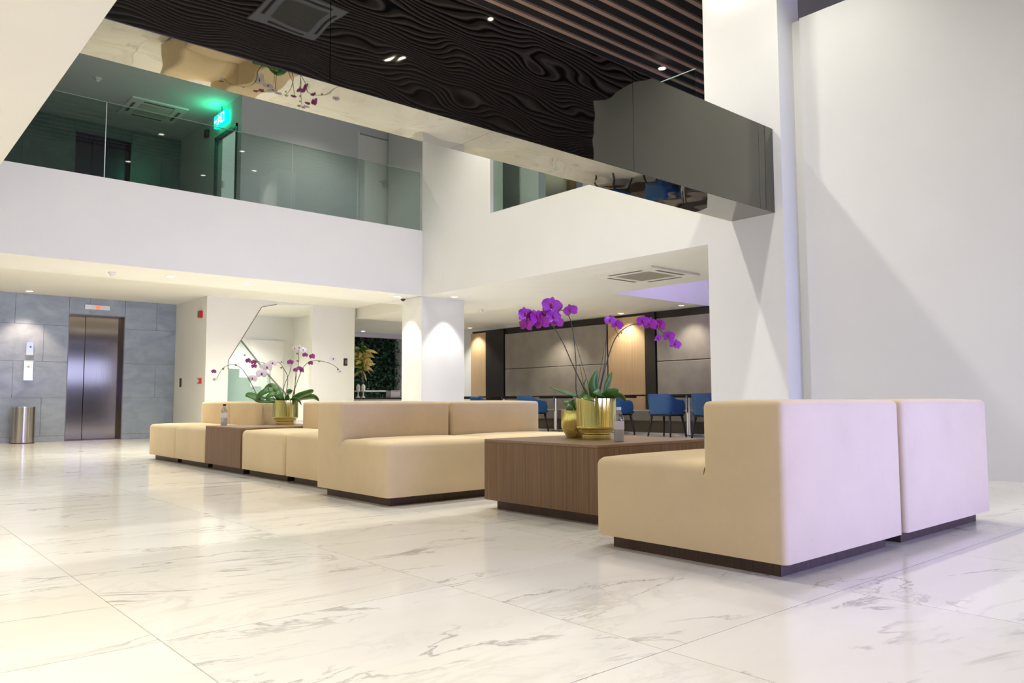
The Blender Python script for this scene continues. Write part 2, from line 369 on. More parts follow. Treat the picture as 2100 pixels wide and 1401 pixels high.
# ---------------------------------------------------------------- slatted atrium ceiling
slat_root = tag(empty('slatted_ceiling', (0, 0, 5.90)), 'brown timber slat ceiling hung over the atrium', 'ceiling')
slat_root['kind'] = 'structure'; del slat_root['category']; slat_root.name = 'ceiling_slats'
def slat_mesh(L):
    bm = bmesh.new(); add_box(bm, -L / 2, L / 2, -0.034, 0.034, 0, 0.03); me = fin(bm, 'slat'); me.materials.append(SLATW); return me
s1 = slat_mesh(12.15); s0 = slat_mesh(12.15); s0.materials[0] = wood('grey_brown_slat_wood', (0.46, 0.38, 0.34), (0.34, 0.27, 0.24), (1.2, 60, 60), 0.55)
for v in s0.vertices: v.co.y *= 0.42
y = -5.8
while y < 10.6:
    link('slat', s1 if y > 4.1 else s0, None, slat_root, (0.86 + 12.15 / 2, y, 0))
    y += 0.243 if y > 4.1 else 0.1215

# ---------------------------------------------------------------- mirrored beam
beam = tag(empty('mirror_beam', (4.075, 4.47, 2.635)), 'tinted mirror clad beam spanning the atrium into the white column', 'beam')
bx = lambda n, x0, x1, y0, y1, z0, z1, m: box(n, x0 - 4.075, x1 - 4.075, y0 - 4.47, y1 - 4.47, z0 - 2.635, z1 - 2.635, m, beam)
bx('core', 0.86, 7.295, 4.23, 4.715, 2.645, 3.51, BACKING)
def grid_panel(name, x0, x1, z0, z1, y, m):
    o = bx(name, x0, x1, y, y + 0.012, z0, z1, m); return o
for a, b in ((0.86, 2.20), (2.204, 5.05), (5.054, 7.02), (7.024, 7.297)): grid_panel('front_mirror_panel', a, b, 2.636, 3.525, 4.21, MIRF)
for a, b in ((0.86, 3.50), (3.502, 7.297)): bx('bottom_mirror_panel', a, b, 4.213, 4.729, 2.633, 2.644, MIRB)
bx('back_mirror_panel', 0.86, 7.297, 4.717, 4.729, 2.645, 3.525, MIRF)
bx('top_cap', 0.86, 7.297, 4.215, 4.727, 3.511, 3.527, BLACK)

# ---------------------------------------------------------------- glass railings
rail = tag(empty('glass_balustrade', (2.5, 10.70, FT)), 'frameless green tinted glass balustrade on the long balcony', 'balustrade')
for a, b in ((-1.0, 2.472), (2.484, 5.0), (5.012, 7.29)):
    box('glass_pane', a - 2.5, b - 2.5, 0, 0.014, 0.0, 0.992, GLASS, rail); box('pane_edge', a - 2.5, b - 2.5, 0.0, 0.014, 0.992, 1.0, GEDGE, rail)
box('pane_end_edge', -0.030, -0.022, -0.001, 0.015, 0, 0.99, tag_m := mat('bright_glass_edge', (0.80, 0.86, 0.84), 0.2), rail)
box('pane_end_edge', 4.782, 4.79, -0.001, 0.015, 0, 0.99, GEDGE, rail)
rail2 = tag(empty('glass_balustrade', (7.36, 7.6, 3.495)), 'shorter glass balustrade on the balcony beside the mirrored beam', 'balustrade')
for a, b in ((-2.4, -0.35), (-0.34, 1.26)): (box('glass_pane', 0, 0.014, a, b, 0.0, 1.022, GLASS, rail2), box('pane_edge', 0, 0.014, a, b, 1.022, 1.032, GEDGE, rail2))
# things seen beyond the second balcony
sbox('wall_upper_partition', 8.0, 8.15, 8.55, 12.85, 3.495, 5.98, GREYW)
pw = sbox('wall_upper_brown', 12.95, 13.05, 5.6, 12.85, 3.53, 5.9, WALNUT)
tl = tag(box('linear_light', 11.4, 12.9, 12.45, 12.80, 5.93, 5.979, emis('linear_lamp', (1.0, 0.88, 0.6), 0.9)), 'warm linear light on the ceiling beyond the short balcony', 'light')

# ---------------------------------------------------------------- lift doors
def lift(z, xa, xb, H, label, m, mj):
    L = tag(empty('door_4' if z == 0 else 'door_5', ((xa + xb) / 2, 16.2, z)), label, kind='structure'); hw = (xb - xa) / 2
    box('door_leaf', -hw, -hw * 0.30, 0.035, 0.065, 0.012, H, m, L); box('door_leaf', -hw * 0.31, hw, 0.0, 0.03, 0.012, H, m, L)
    box('left_jamb', -hw - 0.0, -hw + 0.012, -0.2, 0.07, 0, H, mj, L); box('right_jamb', hw - 0.014, hw, -0.2, 0.07, 0, H, mj, L); box('head_jamb', -hw, hw, -0.2, 0.07, H - 0.012, H, mj, L)
    box('sill', -hw, hw, -0.2, 0.07, 0.0, 0.012, LIFTJ, L); box('shaft_back', -hw, hw, 0.08, 0.10, 0, H, BACKING, L); return L
lift(0, 3.20, 4.15, 2.32, 'ground floor brushed steel lift doors in the slate wall', LIFT, LIFTJ)
lift(FT, 3.19, 4.17, 2.20, 'upper floor dark lift doors in the green grey wall', mat('dark_lift_steel', (0.07, 0.065, 0.10), 0.2, 1.0), LIFTJ)
ind = tag(empty('lift_indicator', (3.66, 15.985, 2.42)), 'slim steel floor indicator above the ground floor lift doors', 'indicator')
box('plate', -0.21, 0.21, -0.012, 0.008, 0.0, 0.085, CHROME, ind); box('display', -0.03, 0.05, -0.016, -0.012, 0.015, 0.07, REDLED, ind)
cp = tag(empty('lift_call_panel', (2.59, 15.98, 1.09)), 'tall steel lift call panel on the slate wall above the bin', 'call panel')
box('plate', -0.07, 0.07, -0.012, 0.01, 0, 0.33, CHROME, cp); box('top_cap', -0.075, 0.075, -0.02, 0.01, 0.33, 0.35, WPL, cp); lathe('call_button', [(0, 0.012), (0.018, 0.01), (0.018, 0)], REDLED, cp, (0, -0.012, 0.24)).rotation_euler = (R(90), 0, 0)
cs = tag(empty('lift_key_panel', (2.60, 15.98, 1.56)), 'small steel key switch panel above the lift call panel', 'control panel')
box('plate', -0.055, 0.055, -0.012, 0.01, 0, 0.21, CHROME, cs); box('lower_cap', -0.058, 0.058, -0.018, 0.01, -0.025, 0, WPL, cs); lathe('key_switch', [(0, 0.012), (0.014, 0.01), (0.014, 0)], BLACK, cs, (0.01, -0.012, 0.12)).rotation_euler = (R(90), 0, 0)

# ---------------------------------------------------------------- downlights
def downlight(x, y, z, power, label, group, size=100, blend=0.5, r=0.05, col=WARM, rad=0.04, lens=True):
    d = tag(empty('downlight', (x, y, z)), label, 'downlight', group)
    lathe('trim_ring', [(r, 0.0), (r + 0.018, -0.006), (r + 0.02, 0.0)], WPL, d, seg=20); lathe('lamp_lens', [(0, -0.002), (r, -0.002)], LAMP, d, seg=20)
    l = bpy.data.lights.new('spot', 'SPOT'); l.energy = power; l.color = col; l.spot_size = R(size); l.spot_blend = blend; l.shadow_soft_size = rad
    o = bpy.data.objects.new('spot', l); C.objects.link(o); o.parent = d; o.location = (0, 0, -0.03)
    return d
def A(x, y):
    row = {5.77: 'just beyond the mirrored beam', 3.5: 'just before the mirrored beam', 8.6: 'close to the back balcony', 0.46: 'in line with the far right sofa', 0.9: 'over the floor beside the camera', -1.62: 'beside the atrium ceiling cassette', -1.6: 'paired beside the atrium ceiling cassette', -2.6: 'toward the entrance windows', -3.4: 'nearest the entrance windows', 4.60: 'right against the white front column'}[y]
    col = '' if y in (0.46, -1.62, -1.6, -2.6, -3.4, 4.60) else (', on its left' if x < 3 else (', in the middle' if x < 5 else ', toward the right wall'))
    return 'recessed slat ceiling downlight ' + row + col
for x, y, p in ((2.2, 5.77, 330), (4.6, 5.77, 330), (6.2, 5.77, 300), (2.2, 3.50, 210), (4.6, 3.50, 190), (6.2, 3.50, 260), (2.2, 8.6, 260), (4.6, 8.6, 260), (6.45, 8.6, 220),
                (6.52, 0.46, 110), (4.2, 0.9, 70), (2.0, 0.9, 110), (6.43, -1.62, 90), (6.23, -1.60, 0.1), (2.2, -2.6, 70), (4.6, -3.4, 50), (6.95, 4.60, 110)):
    downlight(x, y, 5.895, p * SPOT, A(x, y), 'downlights in the slatted atrium ceiling', 125, 0.8, rad=0.07, col=COOLW)
for x, y in ((-0.7, 1.4), (-0.7, 4.2), (-0.7, 7.0), (-0.4, -1.5), (-2.4, 9.6)): downlight(x, y, 2.434, 160, 'recessed downlight under the mezzanine ' + {1.4: 'just ahead of the camera', 4.2: 'level with the middle sofa', 7.0: 'level with the far walnut table', -1.5: 'behind the camera', 9.6: 'in its far left corner'}[y], 'downlights under the mezzanine', 130, 0.8)
n = 0
for x in (3.468, 4.553):
    lab = {3.468: 'recessed downlight in the balcony underside nearer the lift doors', 4.553: 'recessed downlight in the balcony underside nearer the stair opening', 1.3: 'recessed downlight in the balcony underside at its left end', 2.38: 'recessed downlight in the balcony underside before the slate wall', 5.64: 'recessed downlight in the balcony underside before the white stair wall', 6.7: 'recessed downlight in the balcony underside nearest the dome camera'}[x]
    downlight(x, 11.19, 2.434, 90, lab, 'downlights under the back balcony', 120, 0.8)
downlight(2.5, 15.63, 2.629, 80, 'recessed downlight washing the slate wall above the bin', 'downlights in the lift hall', 85, 0.5, col=(1, 0.72, 0.52))
for x, where in ((1.0, 'at its left end'), (2.4, 'before the bin'), (3.9, 'before the lift doors'), (5.4, 'before the side wall'), (6.9, 'before the stair opening')):  # lamps added out of sight behind the downstand to brighten the hall
    downlight(x, 12.5, 2.629, 95, 'added unseen downlight in the lift hall ceiling ' + where, 'downlights in the lift hall', 150, 0.8)
downlight(6.5, 15.9, 2.629, 210, 'recessed downlight inside the stair well', 'downlights in the lift hall', 130, 0.8, col=(1, .95, .8))
downlight(7.757, 10.36, 2.429, 60, 'recessed downlight washing the right face of the back column', 'downlights by the back column', 75, 0.4, col=(1, .96, .9))
downlight(7.02, 10.97, 2.434, 45, 'recessed downlight washing the left face of the back column', 'downlights by the back column', 75, 0.4, col=(1, .96, .9))
for (x, y, z, p, lab) in ((12.75, 11.05, 2.559, 60, 'recessed downlight over the pale wood panel behind the purple orchid'), (12.6, 9.35, 2.559, 50, 'recessed downlight at the edge of the purple void'), (12.72, 16.3, 2.629, 60, 'recessed downlight over the far pale wood panel'),
                       (12.45, 13.0, 2.559, 70, 'recessed downlight over the grey padded wall'), (9.9, 9.6, 2.559, 110, 'added unseen downlight just behind the step of the lounge ceiling'), (8.5, 5.6, 2.429, 80, 'recessed downlight hidden behind the front column'), (9.9, 11.6, 2.559, 120, 'added unseen downlight over the lounge floor'), (9.9, 13.6, 2.559, 110, 'added unseen downlight over the lounge far floor'), (10.9, 16.4, 2.629, 60, 'recessed downlight before the restaurant')):  # the three lamps behind the ceiling step are added, hidden from view
    downlight(x, y, z, p, lab, 'downlights in the lounge ceiling', 110, 0.7)

for (x, y, p, lab) in ((9.6, 7.4, 60, 'added downlight over the open lounge above the short balcony'), (9.6, 10.2, 60, 'added downlight over the upper lounge by the partition'), (6.3, 11.75, 60, 'added downlight in the upper corridor before the white wall'), (2.4, 12.4, 50, 'added downlight in the upper corridor before the dark lift')):  # lamps added to brighten the otherwise unlit upper floor
    downlight(x, y, 5.895 if y < 10.6 else 5.979, p, lab, 'added downlights on the upper floor', 140, 0.8, col=COOLW)

# ---------------------------------------------------------------- ceiling cassettes
def cassette(x, y, z, s, label, rz=0):
    c = tag(empty('ceiling_cassette', (x, y, z), rz), label, 'air conditioner'); h = s / 2
    fr = bmesh.new()
    for b in ((-h, h, -h, -h * 0.58, -0.03, 0), (-h, h, h * 0.58, h, -0.03, 0), (-h, -h * 0.58, -h * 0.58, h * 0.58, -0.03, 0), (h * 0.58, h, -h * 0.58, h * 0.58, -0.03, 0)): add_box(fr, *b)
    link('frame', fin(fr, 'frame'), WPL, c)
    gr = box('return_grille', -h * 0.57, h * 0.57, -h * 0.57, h * 0.57, -0.024, -0.004, GPL, c)
    bars = [(-h * 0.55, h * 0.55, -h * 0.55 + k * h * 1.1 / 14, -h * 0.55 + k * h * 1.1 / 14 + 0.008, -0.030, -0.024) for k in range(15)]
    multi('grille_bars', bars, GPL, gr)
    for a in range(4):
        o = box('outlet_flap', -h * 0.55, h * 0.55, -h * 0.86, -h * 0.76, -0.033, -0.0305, SLOT, c); o.rotation_euler = (0, 0, R(90 * a))
    return c
cassette(8.40, 6.83, 2.43, 1.05, 'square white ceiling cassette in the lounge ceiling by the column')
cassette(4.45, -1.0, 5.90, 1.0, 'square white ceiling cassette among the atrium timber slats')
cassette(4.15, 14.65, 5.98, 0.95, 'square ceiling cassette in the dark upper corridor')
multi('linear_grille', [(1.9, 2.85, 11.88, 11.93, 2.622, 2.63)], GPL)
tag(bpy.data.objects['linear_grille'], 'slim linear air grille along the step of the lift hall ceiling', 'grille')

# ---------------------------------------------------------------- sofas
def cushion(name, x0, x1, y0, y1, z0, z1, r, crown, m, parent, seg=4, join=None, zj=0.0):
    bm = bmesh.new(); add_box(bm, x0, x1, y0, y1, z0, z1)
    if join == 'front': bmesh.ops.bisect_plane(bm, geom=bm.verts[:] + bm.edges[:] + bm.faces[:], plane_co=(0, 0, zj), plane_no=(0, 0, 1))
    e = [e for e in bm.edges if min(v.co.z for v in e.verts) > z1 - 1e-5 or abs(e.verts[0].co.z - e.verts[1].co.z) > 1e-5]
    if join == 'rear': e = [q_ for q_ in e if min(v.co.y for v in q_.verts) < y1 - 1e-5]
    if join == 'front': e = [q_ for q_ in e if not (max(v.co.y for v in q_.verts) < y0 + 1e-5 and max(v.co.z for v in q_.verts) < zj + 1e-5)]
    bmesh.ops.bevel(bm, geom=e, offset=r, segments=seg, profile=0.5, affect='EDGES')
    bmesh.ops.recalc_face_normals(bm, faces=bm.faces)
    # cut the broad faces into strips so they can bulge
    for ax, lo, hi in ((0, x0, x1), (1, y0, y1), (2, z0, z1)):
        for k in range(1, 8):
            p = lo + r + (hi - lo - (2 * r if ax < 2 else r)) * k / 8 if ax < 2 else lo + (hi - r - lo) * k / 8
            co = [0, 0, 0]; no = [0, 0, 0]; co[ax] = p; no[ax] = 1
            bmesh.ops.bisect_plane(bm, geom=bm.verts[:] + bm.edges[:] + bm.faces[:], plane_co=co, plane_no=no)
    cx, cy, cz = (x0 + x1) / 2, (y0 + y1) / 2, (z0 + z1) / 2
    for v in bm.verts:
        u, w_, t = (v.co.x - cx) / (x1 - x0) * 2, (v.co.y - cy) / (y1 - y0) * 2, (v.co.z - cz) / (z1 - z0) * 2
        bul = lambda a, b: max(0, 1 - a ** 4) * max(0, 1 - b ** 4)
        if t > 0.98: v.co.z += crown * bul(u, w_)
        if abs(u) > 0.985: v.co.x += math.copysign(crown * 0.35, u) * bul(w_, t)
        if abs(w_) > 0.985: v.co.y += math.copysign(crown * 0.35, w_) * bul(u, t)
    o = link(name, fin(bm, name), m, parent, smooth=True); o.data.set_sharp_from_angle(angle=R(60)); return o
def sofa(w_, label, back=True, loc=(0, 0, 0), rz=0, group=None):
    """origin at floor centre of module, seat front faces -Y, backrest at +Y"""
    s = tag(empty('sofa_module', loc, rz), label, 'sofa', group); h = w_ / 2; D = 0.5
    if back:
        cushion('seat', -h, h, -D, 0.126, 0.06, 0.425, 0.038, 0.014, CREAM, s, join='rear'); cushion('backrest', -h, h, 0.125, D, 0.06, 0.692, 0.024, 0.008, CREAM, s, join='front', zj=0.40)
    else: cushion('seat', -h, h, -D, D, 0.06, 0.425, 0.034, 0.014, CREAM, s)
    box('plinth', -h + 0.06, h - 0.06, -D + 0.065, D - 0.06, 0, 0.064, PLINTH, s); return s
sofa(1.055, 'cream upholstered sofa module nearest the camera, its back turned to us', loc=(2.80 + 0.5275, 2.11, 0), rz=math.pi)
sofa(1.13, 'cream upholstered sofa module at far right, its back turned to us beside the white wall', loc=(3.905 + 0.565, 2.11, 0), rz=math.pi)
sofa(0.965, 'cream sofa module facing the walnut coffee table, with its bare end towards us', loc=(2.78 + 0.4825, 4.94, 0))
sofa(0.965, 'cream sofa module behind the walnut coffee table and the brass planters', loc=(3.765 + 0.4825, 4.94, 0))
XR = 3.48
sofa(0.95, 'cream sofa module of the left row backing onto the middle sofa', loc=(XR, 5.945, 0), rz=-math.pi / 2)
sofa(0.94, 'cream sofa module just right of the far walnut table, orchid leaves before its backrest', loc=(XR, 6.91, 0), rz=-math.pi / 2)
sofa(0.95, 'cream sofa module just left of the far walnut table', loc=(XR, 8.83, 0), rz=-math.pi / 2)
sofa(0.95, 'cream sofa module at the far left end of the row near the lifts', loc=(XR, 9.79, 0), rz=-math.pi / 2)

# ---------------------------------------------------------------- coffee tables
def block_table(x0, x1, y0, y1, H, label):
    t = tag(empty('coffee_table', ((x0 + x1) / 2, (y0 + y1) / 2, 0)), label, 'table'); a, b = (x1 - x0) / 2, (y1 - y0) / 2
    box('body', -a, a, -b, b, 0.06, H - 0.018, WALNUT, t, 0.002, 1); box('tabletop', -a, a, -b, b, H - 0.0175, H, WALNUT_T, t, 0.002, 1)
    box('plinth', -a + 0.06, a - 0.06, -b + 0.06, b - 0.06, 0, 0.0595, PLINTH, t); return t
block_table(3.232, 4.232, 2.985, 3.99, 0.449, 'square walnut block coffee table holding the two brass planters')
block_table(2.98, 3.98, 7.40, 8.335, 0.449, 'walnut block table in the far cream row holding the white and plum orchid')

# ---------------------------------------------------------------- orchids
VR = Vector((0.754, -0.657, 0)); VU = Vector((0, 0, 1)); VD = Vector((0.657, 0.754, 0))   # right, up and away as seen from the seating
def petal_flower(name, loc, size, face, m, lip, parent, roll=0.0):
    """five petals and a lip round a point; face = direction the flower looks"""
    bm = bmesh.new(); f = Vector(face).normalized(); a = f.cross(VU).normalized(); b = a.cross(f)
    def petal(ang, L, W, cup):
        c_, s_ = math.cos(ang), math.sin(ang); rows = []
        for i in range(5):
            t = i / 4; wd = W * math.sin(math.pi * min(1, 0.12 + t * 0.80)) * 0.5; row = []
            for k in (-1, 0, 1):
                u = t * L; v = k * wd; off = cup * t * t * L - 0.10 * abs(k) * L * t
                p = (a * (c_ * u - s_ * v) + b * (s_ * u + c_ * v)) * size + f * off * size
                row.append(bm.verts.new(p))
            rows.append(row)
        for r_, q in zip(rows, rows[1:]):
            for k in (0, 1): bm.faces.new((r_[k], r_[k + 1], q[k + 1], q[k]))
    for ang, L, W in ((90, 0.5, 0.38), (210, 0.5, 0.36), (330, 0.5, 0.36)): petal(R(ang) + roll, L, W, -0.15)
    for ang in (15, 165): petal(R(ang) + roll, 0.56, 0.66, 0.10)
    o = link(name, fin(bm, name), m, parent, loc, smooth=True)
    l = bmesh.new(); bmesh.ops.create_icosphere(l, subdivisions=1, radius=size * 0.10)
    for v in l.verts: v.co = a * v.co.x * 0.9 + b * (v.co.y * 1.6) + f * (v.co.z + size * 0.06)
    link('flower_lip', fin(l, 'lip'), lip, o, (0, 0, 0), smooth=True); return o
def leaf(pts, width, m, parent, tilt=0.3, name='leaf'):
    P = spline(pts, 4); bm = bmesh.new(); prev = None; n_ = len(P)
    for i, p in enumerate(P):
        d = (P[min(i + 1, n_ - 1)] - P[max(i - 1, 0)]).normalized(); s = d.cross(VU); s = s.normalized() if s.length > 0.05 else VR
        s = (s * math.cos(tilt) + s.cross(d) * math.sin(tilt)).normalized(); nrm = s.cross(d)
        t = i / (n_ - 1); wd = width * 0.5 * (math.sin(math.pi * min(1, 0.10 + t * 0.9)) ** 0.6) + 0.001
        row = [bm.verts.new(p + s * wd * k + nrm * (abs(k) * wd * 0.25)) for k in (-1, 0, 1)]
        if prev:
            for k in (0, 1): bm.faces.new((prev[k], prev[k + 1], row[k + 1], row[k]))
        prev = row
    me = fin(bm, name); o = link(name, me, m, parent, smooth=True)
    md = o.modifiers.new('solid', 'SOLIDIFY'); md.thickness = 0.003; return o
def P3(px, cx_, s, z0, y0):
    return lambda x, y, d=0.0: VR * ((x - px) * s) + VU * ((y0 - y) * s + z0) + VD * d
def planter(name, r, H, parent, neck=0.72):
    return lathe(name, [(0, 0), (r * neck * 0.98, 0), (r * neck, 0.006), (r * neck, H * 0.12), (r * neck * 0.92, H * 0.15), (r * neck * 0.92, H * 0.17), (r * 0.84, H * 0.17), (r * 0.90, H * 0.25), (r * 0.985, H * 0.27), (r, H * 0.30), (r, H * 0.32), (r, H * 0.96), (r, H * 0.995), (r * 0.985, H), (r * 0.965, H * 0.99), (r * 0.965, H * 0.88), (0, H * 0.88)], BRASS, parent, seg=48)
# big magenta orchid on the walnut coffee table
o1 = tag(empty('potted_orchid', (3.70, 3.43, 0.449)), 'magenta orchid in the large polished brass planter on the coffee table', 'potted plant')
planter('planter', 0.128, 0.262, o1); lathe('potting_bark', [(0, 0.240), (0.06, 0.246), (0.122, 0.236)], SOIL, o1)
q = P3(1223, 0, 4.98 / 1597, 0.0, 901)
stems = [([(1210, 822, 0), (1196, 790, .02), (1176, 745, .03), (1156, 699, .03), (1137, 668, .02), (1118, 655, 0), (1094, 649, -.02), (1078, 652, -.03)], 0.0032),
         ([(1214, 822, -.02), (1184, 812, -.03), (1182, 745, -.04), (1178, 690, -.03), (1171, 652, -.02), (1159, 636, 0), (1140, 630, .01)], 0.0028),
         ([(1229, 822, .02), (1237, 780, .01), (1249, 735, 0), (1263, 697, 0), (1279, 677, .01), (1299, 665, .02), (1322, 662, .03), (1350, 668, .03), (1375, 690, .03), (1391, 714, .02)], 0.003),
         ([(1223, 822, -.01), (1232, 790, -.02), (1242, 740, -.03), (1245, 700, -.02), (1247, 668, -.02)], 0.0028), ([(1272, 690, 0), (1266, 676, -.01), (1258, 662, -.02)], 0.002)]
for pts, r in stems: tube('stem', spline([q(*p) for p in pts], 4), r * 1.25, STEMM, o1, r * 0.8)
for pts in ([(1205, 822, .03), (1192, 745, .05)], [(1222, 822, .03), (1246, 700, .04)], [(1216, 822, -.05), (1180, 700, -.06)]): tube('support_stick', [q(*p) for p in pts], 0.0018, STEMM, o1)
fl1 = [(1079, 645, -.03, 34), (1080, 666, -.03, 32), (1103, 650, -.02, 36), (1112, 662, -.03, 34), (1097, 657, .01, 32), (1134, 626, .01, 42), (1137, 650, -.01, 34), (1143, 660, .02, 30), (1119, 645, .02, 34), (1172, 637, -.02, 28),
       (1253, 658, -.02, 24), (1268, 666, -.01, 24), (1324, 659, .02, 28), (1337, 664, .02, 30), (1356, 666, .03, 30), (1354, 694, .03, 20), (1377, 689, .03, 24), (1389, 706, .02, 24)]
for i, (x, y, d, s) in enumerate(fl1):
    random.seed(i); f = -VD + VR * random.uniform(-0.9, 0.9) + VU * random.uniform(-0.5, 0.25)
    petal_flower('flower', q(x, y, d - 0.02), s * 4.98 / 1597 * 0.98, f, MAGENTA, LIPM, o1, random.uniform(-0.3, 0.3))
for x, y in ((1156, 699), (1243, 711), (1252, 727), (1278, 682), (1121, 634), (1176, 745)):
    bm = bmesh.new(); bmesh.ops.create_icosphere(bm, subdivisions=1, radius=0.0065); link('bud', fin(bm, 'bud'), BUD, o1, q(x, y, 0), smooth=True)
for pts, wd, tl_ in (([(1215, 820, 0), (1180, 812, -.03), (1150, 803, -.06), (1128, 794, -.09)], .05, .5), ([(1205, 822, .0), (1200, 800, .03), (1205, 775, .06)], .055, 1.2), ([(1214, 822, -.01), (1217, 790, -.02), (1226, 758, -.02)], .055, 1.2),
                   ([(1240, 822, .0), (1247, 795, .02), (1258, 762, .03)], .052, 1.2), ([(1225, 822, -.04), (1205, 818, -.12), (1192, 816, -.14)], .07, .6), ([(1228, 820, -.04), (1250, 806, -.10), (1266, 800, -.12)], .055, .8), ([(1240, 820, -.02), (1268, 812, -.04), (1283, 824, -.05)], .055, .7),
                   ([(1235, 822, -.05), (1230, 808, -.12), (1212, 806, -.15)], .06, .9), ([(1236, 822, .03), (1262, 815, .07), (1277, 808, .10)], .05, .4)):
    leaf([q(*p) for p in pts], wd, LEAF, o1, tl_)
# smaller planter behind it
o2 = tag(empty('potted_orchid', (3.752, 3.66, 0.449)), 'small leafy orchid in the smaller brass planter behind the large one', 'potted plant')
lathe('planter', [(0, 0), (0.062, 0), (0.066, 0.01), (0.098, 0.07), (0.098, 0.182), (0.095, 0.184), (0.093, 0.16), (0, 0.16)], BRASS, o2, seg=40)
q2 = P3(1189, 0, 5.19 / 1597, 0.0, 897)
for pts, wd in (([(1185, 846, 0), (1176, 834, -.04), (1172, 848, -.07)], .05), ([(1190, 846, 0), (1182, 828, -.03), (1186, 818, -.03)], .05), ([(1192, 846, .03), (1206, 826, .05), (1218, 822, .08)], .05), ([(1184, 846, .02), (1172, 826, .04), (1166, 822, .05)], .04)):
    leaf([q2(*p) for p in pts], wd, LEAF, o2, .7)
# white and plum orchid on the far table
o3 = tag(empty('potted_orchid', (3.72, 8.02, 0.449)), 'white and plum orchid in a brass planter on the far walnut table', 'potted plant')
planter('planter', 0.134, 0.262, o3); lathe('potting_bark', [(0, 0.240), (0.06, 0.246), (0.126, 0.236)], SOIL, o3)
q = P3(584, 0, 8.44 / 1597, 0.0, 870)
st3 = [[(560, 824, 0), (535, 820, -.03), (516, 786, -.05), (504, 765, -.06), (492, 752, -.06), (478, 747, -.05), (462, 750, -.04), (450, 762, -.03), (443, 776, -.02)],
       [(575, 822, -.03), (562, 800, -.02), (551, 786, 0), (549, 755, .02), (538, 744, .02), (518, 739, 0), (500, 740, 0)], [(580, 822, .04), (585, 776, .05), (574, 752, .06), (566, 742, .05), (556, 740, .04)],
       [(573, 822, .05), (578, 790, .05), (590, 760, .04), (592, 742, .04)], [(595, 822, .02), (601, 790, .03), (602, 760, .03)], [(597, 822, 0), (603, 795, 0), (614, 764, 0), (622, 749, 0), (634, 741, 0), (650, 739, 0), (672, 744, .02), (686, 752, .03), (693, 760, .03)],
       [(598, 822, .06), (600, 780, .07), (606, 740, .07), (605, 716, .06)], [(566, 822, -.05), (552, 798, -.05), (549, 770, -.04)]]
for pts in st3: tube('stem', spline([q(*p) for p in pts], 4), 0.0042, STEMM, o3, 0.0025, 5)
for i, (x, y, d, s, c) in enumerate([(437, 761, -.03, 11, 'p'), (505, 739, 0, 14, 'p'), (517, 742, 0, 13, 'p'), (517, 750, .01, 12, 'p'), (590, 742, .04, 14, 'p'), (601, 758, .03, 12, 'p'), (610, 755, .02, 12, 'p'), (616, 759, 0, 14, 'p'), (620, 727, .05, 12, 'p'), (635, 730, .04, 15, 'p'), (633, 744, .02, 12, 'l'),
     (518, 776, -.05, 20, 'w'), (536, 766, -.04, 24, 'w'), (546, 753, -.02, 22, 'w'), (556, 744, .0, 18, 'w'), (535, 752, .02, 16, 'w'), (598, 713, .06, 14, 'w'), (607, 711, .07, 14, 'w'), (615, 716, .07, 14, 'w'), (680, 735, .02, 15, 'w'), (694, 761, .03, 13, 'w'), (438, 777, -.02, 10, 'w'), (572, 741, .05, 12, 'w')]):
    random.seed(50 + i); f = -VD + VR * random.uniform(-0.7, 0.7) + VU * random.uniform(-0.3, 0.2)
    fo = petal_flower('flower', q(x, y, d), s * 8.44 / 1597 * 0.92, f, WPET if c == 'w' else PINKD, LIPM, o3); fo['label'] = 'white orchid flower' if c == 'w' else 'plum orchid flower'
for x, y in ((480, 747), (454, 755), (652, 740), (574, 753), (606, 724), (607, 739), (691, 757)):
    bm = bmesh.new(); bmesh.ops.create_icosphere(bm, subdivisions=1, radius=0.013); link('bud', fin(bm, 'bud'), BUD, o3, q(x, y, 0), smooth=True)
for pts, wd, tl_ in (([(570, 822, 0), (540, 820, -.05), (515, 810, -.08), (507, 812, -.09)], .09, .8), ([(572, 822, 0), (556, 800, -.04), (540, 806, -.08), (530, 816, -.1)], .07, 1.0), ([(578, 822, 0), (560, 797, 0), (548, 796, .0), (538, 806, 0)], .10, 1.1), ([(580, 822, -.05), (566, 808, -.12), (550, 818, -.16)], .065, .9),
                   ([(585, 822, -.05), (580, 805, -.12), (572, 812, -.17)], .065, .9), ([(588, 822, 0), (588, 806, .02), (596, 800, .04)], .09, .9), ([(596, 822, 0), (612, 812, -.03), (635, 804, -.05), (644, 799, -.06)], .07, .8), ([(597, 822, .0), (615, 816, .04), (638, 814, .06), (650, 822, .07)], .08, .8), ([(596, 822, -.02), (612, 820, -.08), (622, 830, -.1)], .07, .8),
                   ([(570, 822, .04), (545, 822, .08), (525, 822, .1), (512, 818, .12)], .08, .6)):
    leaf([q(*p) for p in pts], wd, LEAF, o3, tl_)

